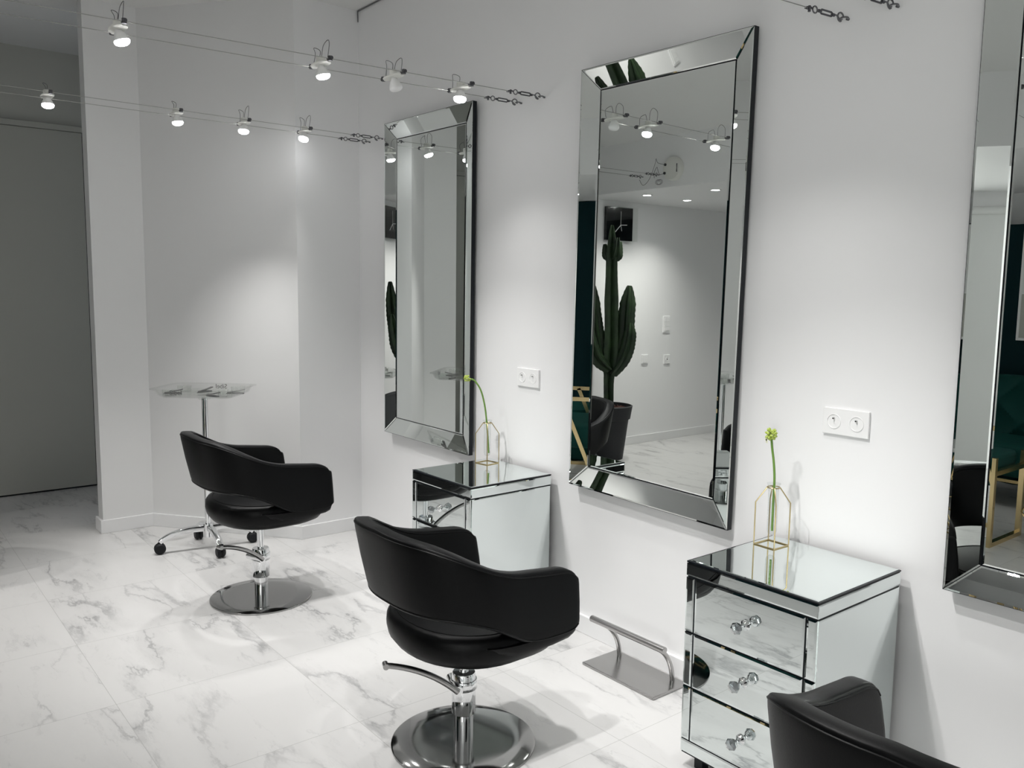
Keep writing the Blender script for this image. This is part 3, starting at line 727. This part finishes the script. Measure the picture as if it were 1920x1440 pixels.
# downlights in the low ceiling
def downlight(x, y, label):
    t = thing('recessed_downlight', label, 'downlight', (x, y, ZL), group='downlights in the low ceiling')
    b = BM(); lathe(b, [(.045, .0), (.045, -.003), (.034, -.004), (.032, -.001)], seg=28); obj('trim_ring', b, 'whiteplastic', t)
    b = BM(); lathe(b, [(.032, -.0012), (.031, -.0025), (.001, -.003)], seg=24); obj('lens', b, 'bulb', t)
    l_ = bpy.data.lights.new('downlight_light', 'SPOT'); l_.energy = DOWN_W; l_.spot_size = radians(120); l_.spot_blend = .9; l_.shadow_soft_size = .03; l_.color = (1.0, .97, .93)
    o = bpy.data.objects.new('downlight_light', l_); COL.objects.link(o); o.parent = t; o.location = (0, 0, -.012)
downlight(-4.71, -2.86, 'glowing recessed downlight left of the other two in the mirror')
downlight(-4.735, -3.38, 'glowing recessed downlight in the middle, lowest in the mirror')
downlight(-4.106, -2.95, 'glowing recessed downlight right of the other two in the mirror')
# clock
t = thing('wall_clock', 'square black wall clock on clear glass beside the cactus', 'clock', (-5.195, -3.02, 1.945))
b = BM(); box(b, .004, .030, -.165, .155, -.140, .140); obj('clock_face', b, 'clockface', t, smooth=False, bevel=.002)
b = BM(); box(b, .030, .034, -.225, .160, -.145, .145); obj('glass_plate', b, 'pane', t, smooth=False)
b = BM(); P_ = Vector((.038, -.01, -.01))
for dy, dz, w_ in ((0, .115, .0015), (-.075, .004, .003), (.065, -.06, .003), (-.012, -.05, .002)): cyl(b, P_, P_+Vector((0, dy, dz)), w_, 6)
obj('hands', b, 'whiteplastic', t)
# switches and socket on the left wall
for nm, lb, y, z, w_, h_ in (('switch_panel', 'tall white switch panel on the left wall', -3.70, 1.075, .045, .075), ('light_switch', 'square white light switch left of the socket on the left wall', -3.42, .765, .041, .041), ('wall_socket', 'square white single socket below the switch panel', -3.72, .752, .041, .041)):
    t = thing(nm, lb, 'socket' if 'socket' in nm else 'switch', (-5.2, y, z))
    b = BM(); box(b, 0, .010, -w_, w_, -h_, h_); obj('cover_plate', b, 'whiteplastic', t, smooth=False, bevel=.002)
    b = BM()
    if nm == 'wall_socket': lathe(b, [(.022, .0), (.022, .0115), (.019, .0115), (.018, .0105), (.001, .0105)], seg=24, axis='x')
    elif nm == 'switch_panel':
        for k in range(3): box(b, .010, .013, -.030, .030, -.06+.042*k, -.024+.042*k)
    else: box(b, .010, .013, -.032, .032, -.032, .032)
    o = obj('rocker' if 'socket' not in nm else 'well', b, 'whiteplastic', t, smooth=False)
    if nm == 'wall_socket':
        b = BM(); cyl(b, (.0105, 0, 0), (.014, 0, 0), .005, 10); obj('contact', b, 'gunmetal', o)
# cactus in pot
t = thing('potted_cactus', 'tall branching cactus in a dark ribbed pot, seen in the mirror', 'cactus', (-4.88, -2.66, 0))
b = BM(); lathe(b, [(.125, 0), (.165, .33), (.178, .335), (.195, .440), (.183, .445), (.176, .41), (.001, .41)], seg=48); obj('pot', b, 'pot', t)
b = BM(); rnd = random.Random(3); lathe(b, [(.17, .405), (.12, .418), (.05, .422), (.001, .423)], seg=32)
for v in b.verts: v.co.z += rnd.uniform(-.006, .006)
for k in range(160):
    a = rnd.uniform(0, 2*pi); r = .165*sqrt(rnd.random()); c = Vector((r*cos(a), r*sin(a), .418)); s = rnd.uniform(.006, .012)
    tube(b, [c-Vector((s, 0, 0)), c, c+Vector((s, 0, s*.3))], [s*.4, s*.8, s*.3], 5)
obj('bark_chips', b, 'soil', t)
def column_(bm, pts, rads, ribs=4, rot=0.0):
    P = spline(pts, 10); n_ = len(P); seg = ribs*8; rings = []; s = None
    for i, q in enumerate(P):
        u_ = i/(n_-1); k = u_*(len(rads)-1); a_ = int(min(k, len(rads)-2)); r = rads[a_]+(rads[a_+1]-rads[a_])*(k-a_)
        d = (P[min(i+1, n_-1)]-P[max(i-1, 0)]).normalized()
        if s is None: s, w_, _ = frame(d)
        else: s = (s-d*s.dot(d)).normalized(); w_ = s.cross(d).normalized()
        ring = []
        for j in range(seg):
            a = 2*pi*j/seg+rot; c = abs(cos(a*ribs/2)); rr = 1.28*r*(.42+.58*c**1.6); 
            if c > .93: rr *= 1.0+.07*(i % 2)
            ring.append(q+rr*(s*cos(a)+w_*sin(a)))
        rings.append(ring)
    loft(bm, rings)
# mirrored-right is (+.62,-.78)
def mr(a, z, k=0.0): return (a*.62+k*.78, -a*.78+k*.62, z)
stems = [([mr(0, .40), mr(-.005, .62), mr(0, .75)], [.040, .042, .05], 4),
         ([mr(0, .70), mr(.005, 1.0), mr(.0, 1.3), mr(-.005, 1.55), mr(-.01, 1.90)], [.05, .06, .055, .058, .050, .046, .012], 4),
         ([mr(.0, .70), mr(.075, .80), mr(.12, .98), mr(.13, 1.2), mr(.145, 1.42)], [.03, .05, .052, .050, .052, .050, .014], 4),
         ([mr(-.005, .72), mr(-.08, .86), mr(-.11, 1.02), mr(-.135, 1.20), mr(-.15, 1.42)], [.03, .046, .05, .046, .044, .038, .012], 4),
         ([mr(.02, .68, -.02), mr(.05, .82, -.09), mr(.055, 1.0, -.11), mr(.04, 1.22, -.12)], [.03, .05, .052, .05, .014], 4),
         ([mr(-.01, .74, .04), mr(-.12, .84, .10), mr(-.18, 1.0, .12), mr(-.20, 1.15, .12)], [.03, .045, .045, .04, .012], 4),
         ([mr(.02, .70, .03), mr(.11, .85, .06), mr(.145, 1.0, .07), mr(.15, 1.12, .07)], [.03, .045, .045, .04, .012], 4),
         ([mr(0, 1.63), mr(.045, 1.66), mr(.06, 1.77)], [.02, .030, .010], 4), ([mr(0, 1.63), mr(-.05, 1.66), mr(-.065, 1.75)], [.02, .028, .010], 4), ([mr(.01, 1.63, .02), mr(.03, 1.67, .04), mr(.035, 1.80, .04)], [.02, .030, .010], 4),
         ([mr(.12, 1.16), mr(.075, 1.18), mr(.065, 1.22)], [.008, .012, .005], 4)]
for i, (pp, rr, rb) in enumerate(stems):
    b = BM(); column_(b, pp, rr, rb, .4*i); obj('trunk' if i == 0 else 'stem', b, 'cactus', t)
# grey tub chair in front of the pot
t = thing('tub_armchair', 'dark grey rounded tub armchair overlapping the cactus pot', 'armchair', (-4.70, -2.06, 0), (0, 0, radians(-45)))
b = BM(); rings = []
for i in range(33):
    a = radians(-20+220*i/32); h_ = .60-.10*abs(cos(a))**3
    rings.append([((.225+o_)*cos(a), (.225+o_)*sin(a), z) for o_, z in ((.0, .20), (.03, .34), (.045, h_-.02), (.03, h_), (.005, h_-.01), (-.02, .34), (-.04, .20))])
loft(b, rings); obj('shell', b, 'greyshell', t)
b = BM(); lathe(b, [(.05, .18), (.19, .20), (.21, .26), (.20, .37), (.16, .39), (.001, .395)], seg=40); obj('seat', b, 'teal', t)
for sx in (-1, 1):
    for sy in (-1, 1):
        b = BM(); cyl(b, (sx*.12, sy*.12, .20), (sx*.17, sy*.17, 0), .012, 12, .008); obj('leg', b, 'gold', t)
# green velvet wall panel
b = BM(); rnd = random.Random(1)
x = -4.35; xs = []
while x < -1.9: xs.append(x); x += .05
pts = [(x, -4.42+.012*sin(i*1.7)) for i, x in enumerate(xs)]
k_ = 30; prism(b, pts[:k_]+[(xs[k_-1], -4.46), (xs[0], -4.46)], 0.0, ZL-.005); prism(b, pts[k_-1:]+[(xs[-1], -4.46), (xs[k_-1], -4.46)], 0.0, 1.89); o = obj('wall_hanging_fabric', b, 'darkteal'); tag(o, 'dark green fabric panelling covering the back wall, lower behind the sofa', 'wall panel')
# framed panel hanging in front of the curtain
t = thing('framed_panel', 'white framed panel hanging on the dark green back wall', 'picture', (-1.93, -4.36, 1.42))
b = BM(); box(b, -.55, .55, -.02, .02, -.36, .46); obj('picture_frame', b, 'whiteplastic', t, smooth=False, bevel=.004)
b = BM(); box(b, -.53, .53, .02, .024, -.02, .44); obj('upper_print', b, 'fabricblind', t, smooth=False)
b = BM(); box(b, -.53, .53, .02, .024, -.34, -.03); obj('lower_print', b, 'recess', t, smooth=False)
# tufted sofa
t = thing('tufted_sofa', 'teal velvet sofa with diamond-tufted back under the framed panel', 'sofa', (-1.85, -3.95, 0))
b = BM()
nx, nz = 120, 30; X0, X1, Z0, Z1 = -.95, .95, .36, .82
def tuf(x, z):
    a = (x/.16+z/.16); c = (x/.16-z/.16)
    return -.05*(abs(sin(pi*a/2))*abs(sin(pi*c/2)))**.6
G = [[Vector((X0+(X1-X0)*i/nx, -.17+tuf(X0+(X1-X0)*i/nx, Z0+(Z1-Z0)*j/nz), Z0+(Z1-Z0)*j/nz)) for i in range(nx+1)] for j in range(nz+1)]
fr = [[b.verts.new(p_) for p_ in r] for r in G]; bk = [[b.verts.new((p_.x, -.32, p_.z)) for p_ in r] for r in (G[0], G[-1])]
for j in range(nz):
    for i in range(nx): b.faces.new((fr[j][i], fr[j][i+1], fr[j+1][i+1], fr[j+1][i]))
for i in range(nx):
    b.faces.new((bk[0][i], bk[0][i+1], fr[0][i+1], fr[0][i])); b.faces.new((fr[-1][i], fr[-1][i+1], bk[1][i+1], bk[1][i])); b.faces.new((bk[1][i], bk[1][i+1], bk[0][i+1], bk[0][i]))
b.faces.new([r[0] for r in fr]+[bk[1][0], bk[0][0]]); b.faces.new([r[-1] for r in fr]+[bk[1][-1], bk[0][-1]])
obj('tufted_back', b, 'teal', t)
b = BM(); box(b, -.95, .95, -.17, .32, .20, .42); obj('seat', b, 'teal', t, bevel=.04, bseg=4)
b = BM(); box(b, -.96, .96, .30, .325, .17, .19)
for x in (-.9, .9):
    for y in (-.25, .29): box(b, x-.012, x+.012, y-.012, y+.012, 0, .2)
obj('gold_base', b, 'gold', t, smooth=False)
# gold wire side table
t = thing('wire_side_table', 'round marble-topped side table on a gold wire cage base', 'table', (-1.655, -2.98, 0))
b = BM(); lathe(b, [(.20, .50), (.203, .505), (.203, .518), (.20, .522), (.001, .522)], seg=48); obj('table_top', b, 'marble', t)
b = BM(); K = 12
for k in range(K):
    a = 2*pi*k/K; a2 = a+.5
    tube(b, [(.11*cos(a2), .11*sin(a2), .0035), (.20*cos(a), .20*sin(a), .17), (.08*cos(a+.25), .08*sin(a+.25), .50)], .003, 6)
    tube(b, [(.11*cos(a2), .11*sin(a2), .0035), (.20*cos(a+2*pi/K), .20*sin(a+2*pi/K), .17)], .003, 6)
for r, z in ((.11, .0035), (.20, .17), (.08, .498)): tube(b, [(r*cos(2*pi*i/40), r*sin(2*pi*i/40), z) for i in range(40)], .003, 6, True)
obj('wire_base', b, 'gold', t)
# gold framed armchair and pouf seen in the frame strip of the middle mirror
t = thing('gold_frame_armchair', 'teal velvet armchair with flat gold side frames', 'armchair', (-2.90, -2.86, 0), (0, 0, pi/2))
b = BM(); box(b, -.28, .28, -.30, .26, .24, .42); obj('seat', b, 'teal', t, bevel=.04, bseg=4)
b = BM(); box(b, -.28, .28, -.34, -.20, .38, .74); obj('backrest', b, 'teal', t, bevel=.05, bseg=4)
for s in (-1, 1):
    b = BM(); x = s*.30
    for q in ([(x, -.32, 0), (x, -.24, .60)], [(x, .28, 0), (x, .20, .60)], [(x, -.27, .60), (x, .23, .60)], [(x, -.32, .012), (x, .28, .012)], [(x, .12, .60), (x, -.12, .02)]):
        a, c = Vector(q[0]), Vector(q[1]); d = (c-a).normalized(); n_ = Vector((1, 0, 0)); p_ = d.cross(n_)
        loft(b, [[e+n_*.006*i+p_*.014*j for i, j in ((-1, -1), (1, -1), (1, 1), (-1, 1))] for e in (a, c)])
    obj('side_frame', b, 'gold', t, smooth=False)
t = thing('velvet_pouf', 'round teal velvet pouf with a gold band around its middle', 'pouf', (-3.10, -3.45, 0))
b = BM(); lathe(b, [(.15, 0), (.185, .02), (.195, .10), (.195, .34), (.185, .41), (.14, .44), (.001, .445)], seg=48); obj('cushion', b, 'teal', t)
b = BM(); lathe(b, [(.197, .20), (.198, .20), (.198, .25), (.197, .25)], seg=48); obj('gold_band', b, 'gold', t)
# console shelf with a small brass lamp by the window
t = thing('wall_shelf', 'white wall shelf beside the window', 'shelf', (-.42, -4.70, .80))
b = BM(); box(b, -.25, .25, 0, .22, -.02, .02); obj('shelf_board', b, 'whiteplastic', t, smooth=False, bevel=.003)
b = BM()
for x in (-.18, .18): box(b, x-.01, x+.01, 0, .16, -.14, -.02)
obj('bracket', b, 'whiteplastic', t, smooth=False)
t = thing('dome_lamp', 'small brass dome lamp standing on the wall shelf', 'lamp', (-.42, -4.58, .82))
b = BM(); lathe(b, [(.07, 0), (.07, .012), (.008, .016), (.006, .40), (.001, .40)], seg=28); obj('lamp_stand', b, 'gold', t)
b = BM(); lathe(b, [(.10, .36), (.098, .38), (.075, .42), (.04, .445), (.001, .45)], seg=32); obj('lamp_shade', b, 'gold', t)
# low gold framed stool in front of the sofa
t = thing('gold_frame_stool', 'low teal stool on square gold legs in front of the tufted sofa', 'stool', (-2.16, -2.82, 0))
b = BM(); box(b, -.24, .24, -.20, .20, .40, .50); obj('seat', b, 'teal', t, bevel=.03, bseg=3)
for x in (-.27, .27):
    b = BM()
    for y in (-.20, .20): box(b, x-.014, x+.014, y-.014, y+.014, 0, .50)
    box(b, x-.014, x+.014, -.186, .186, 0, .025); box(b, x-.014, x+.014, -.186, .186, .40, .425); obj('side_frame', b, 'gold', t, smooth=False)
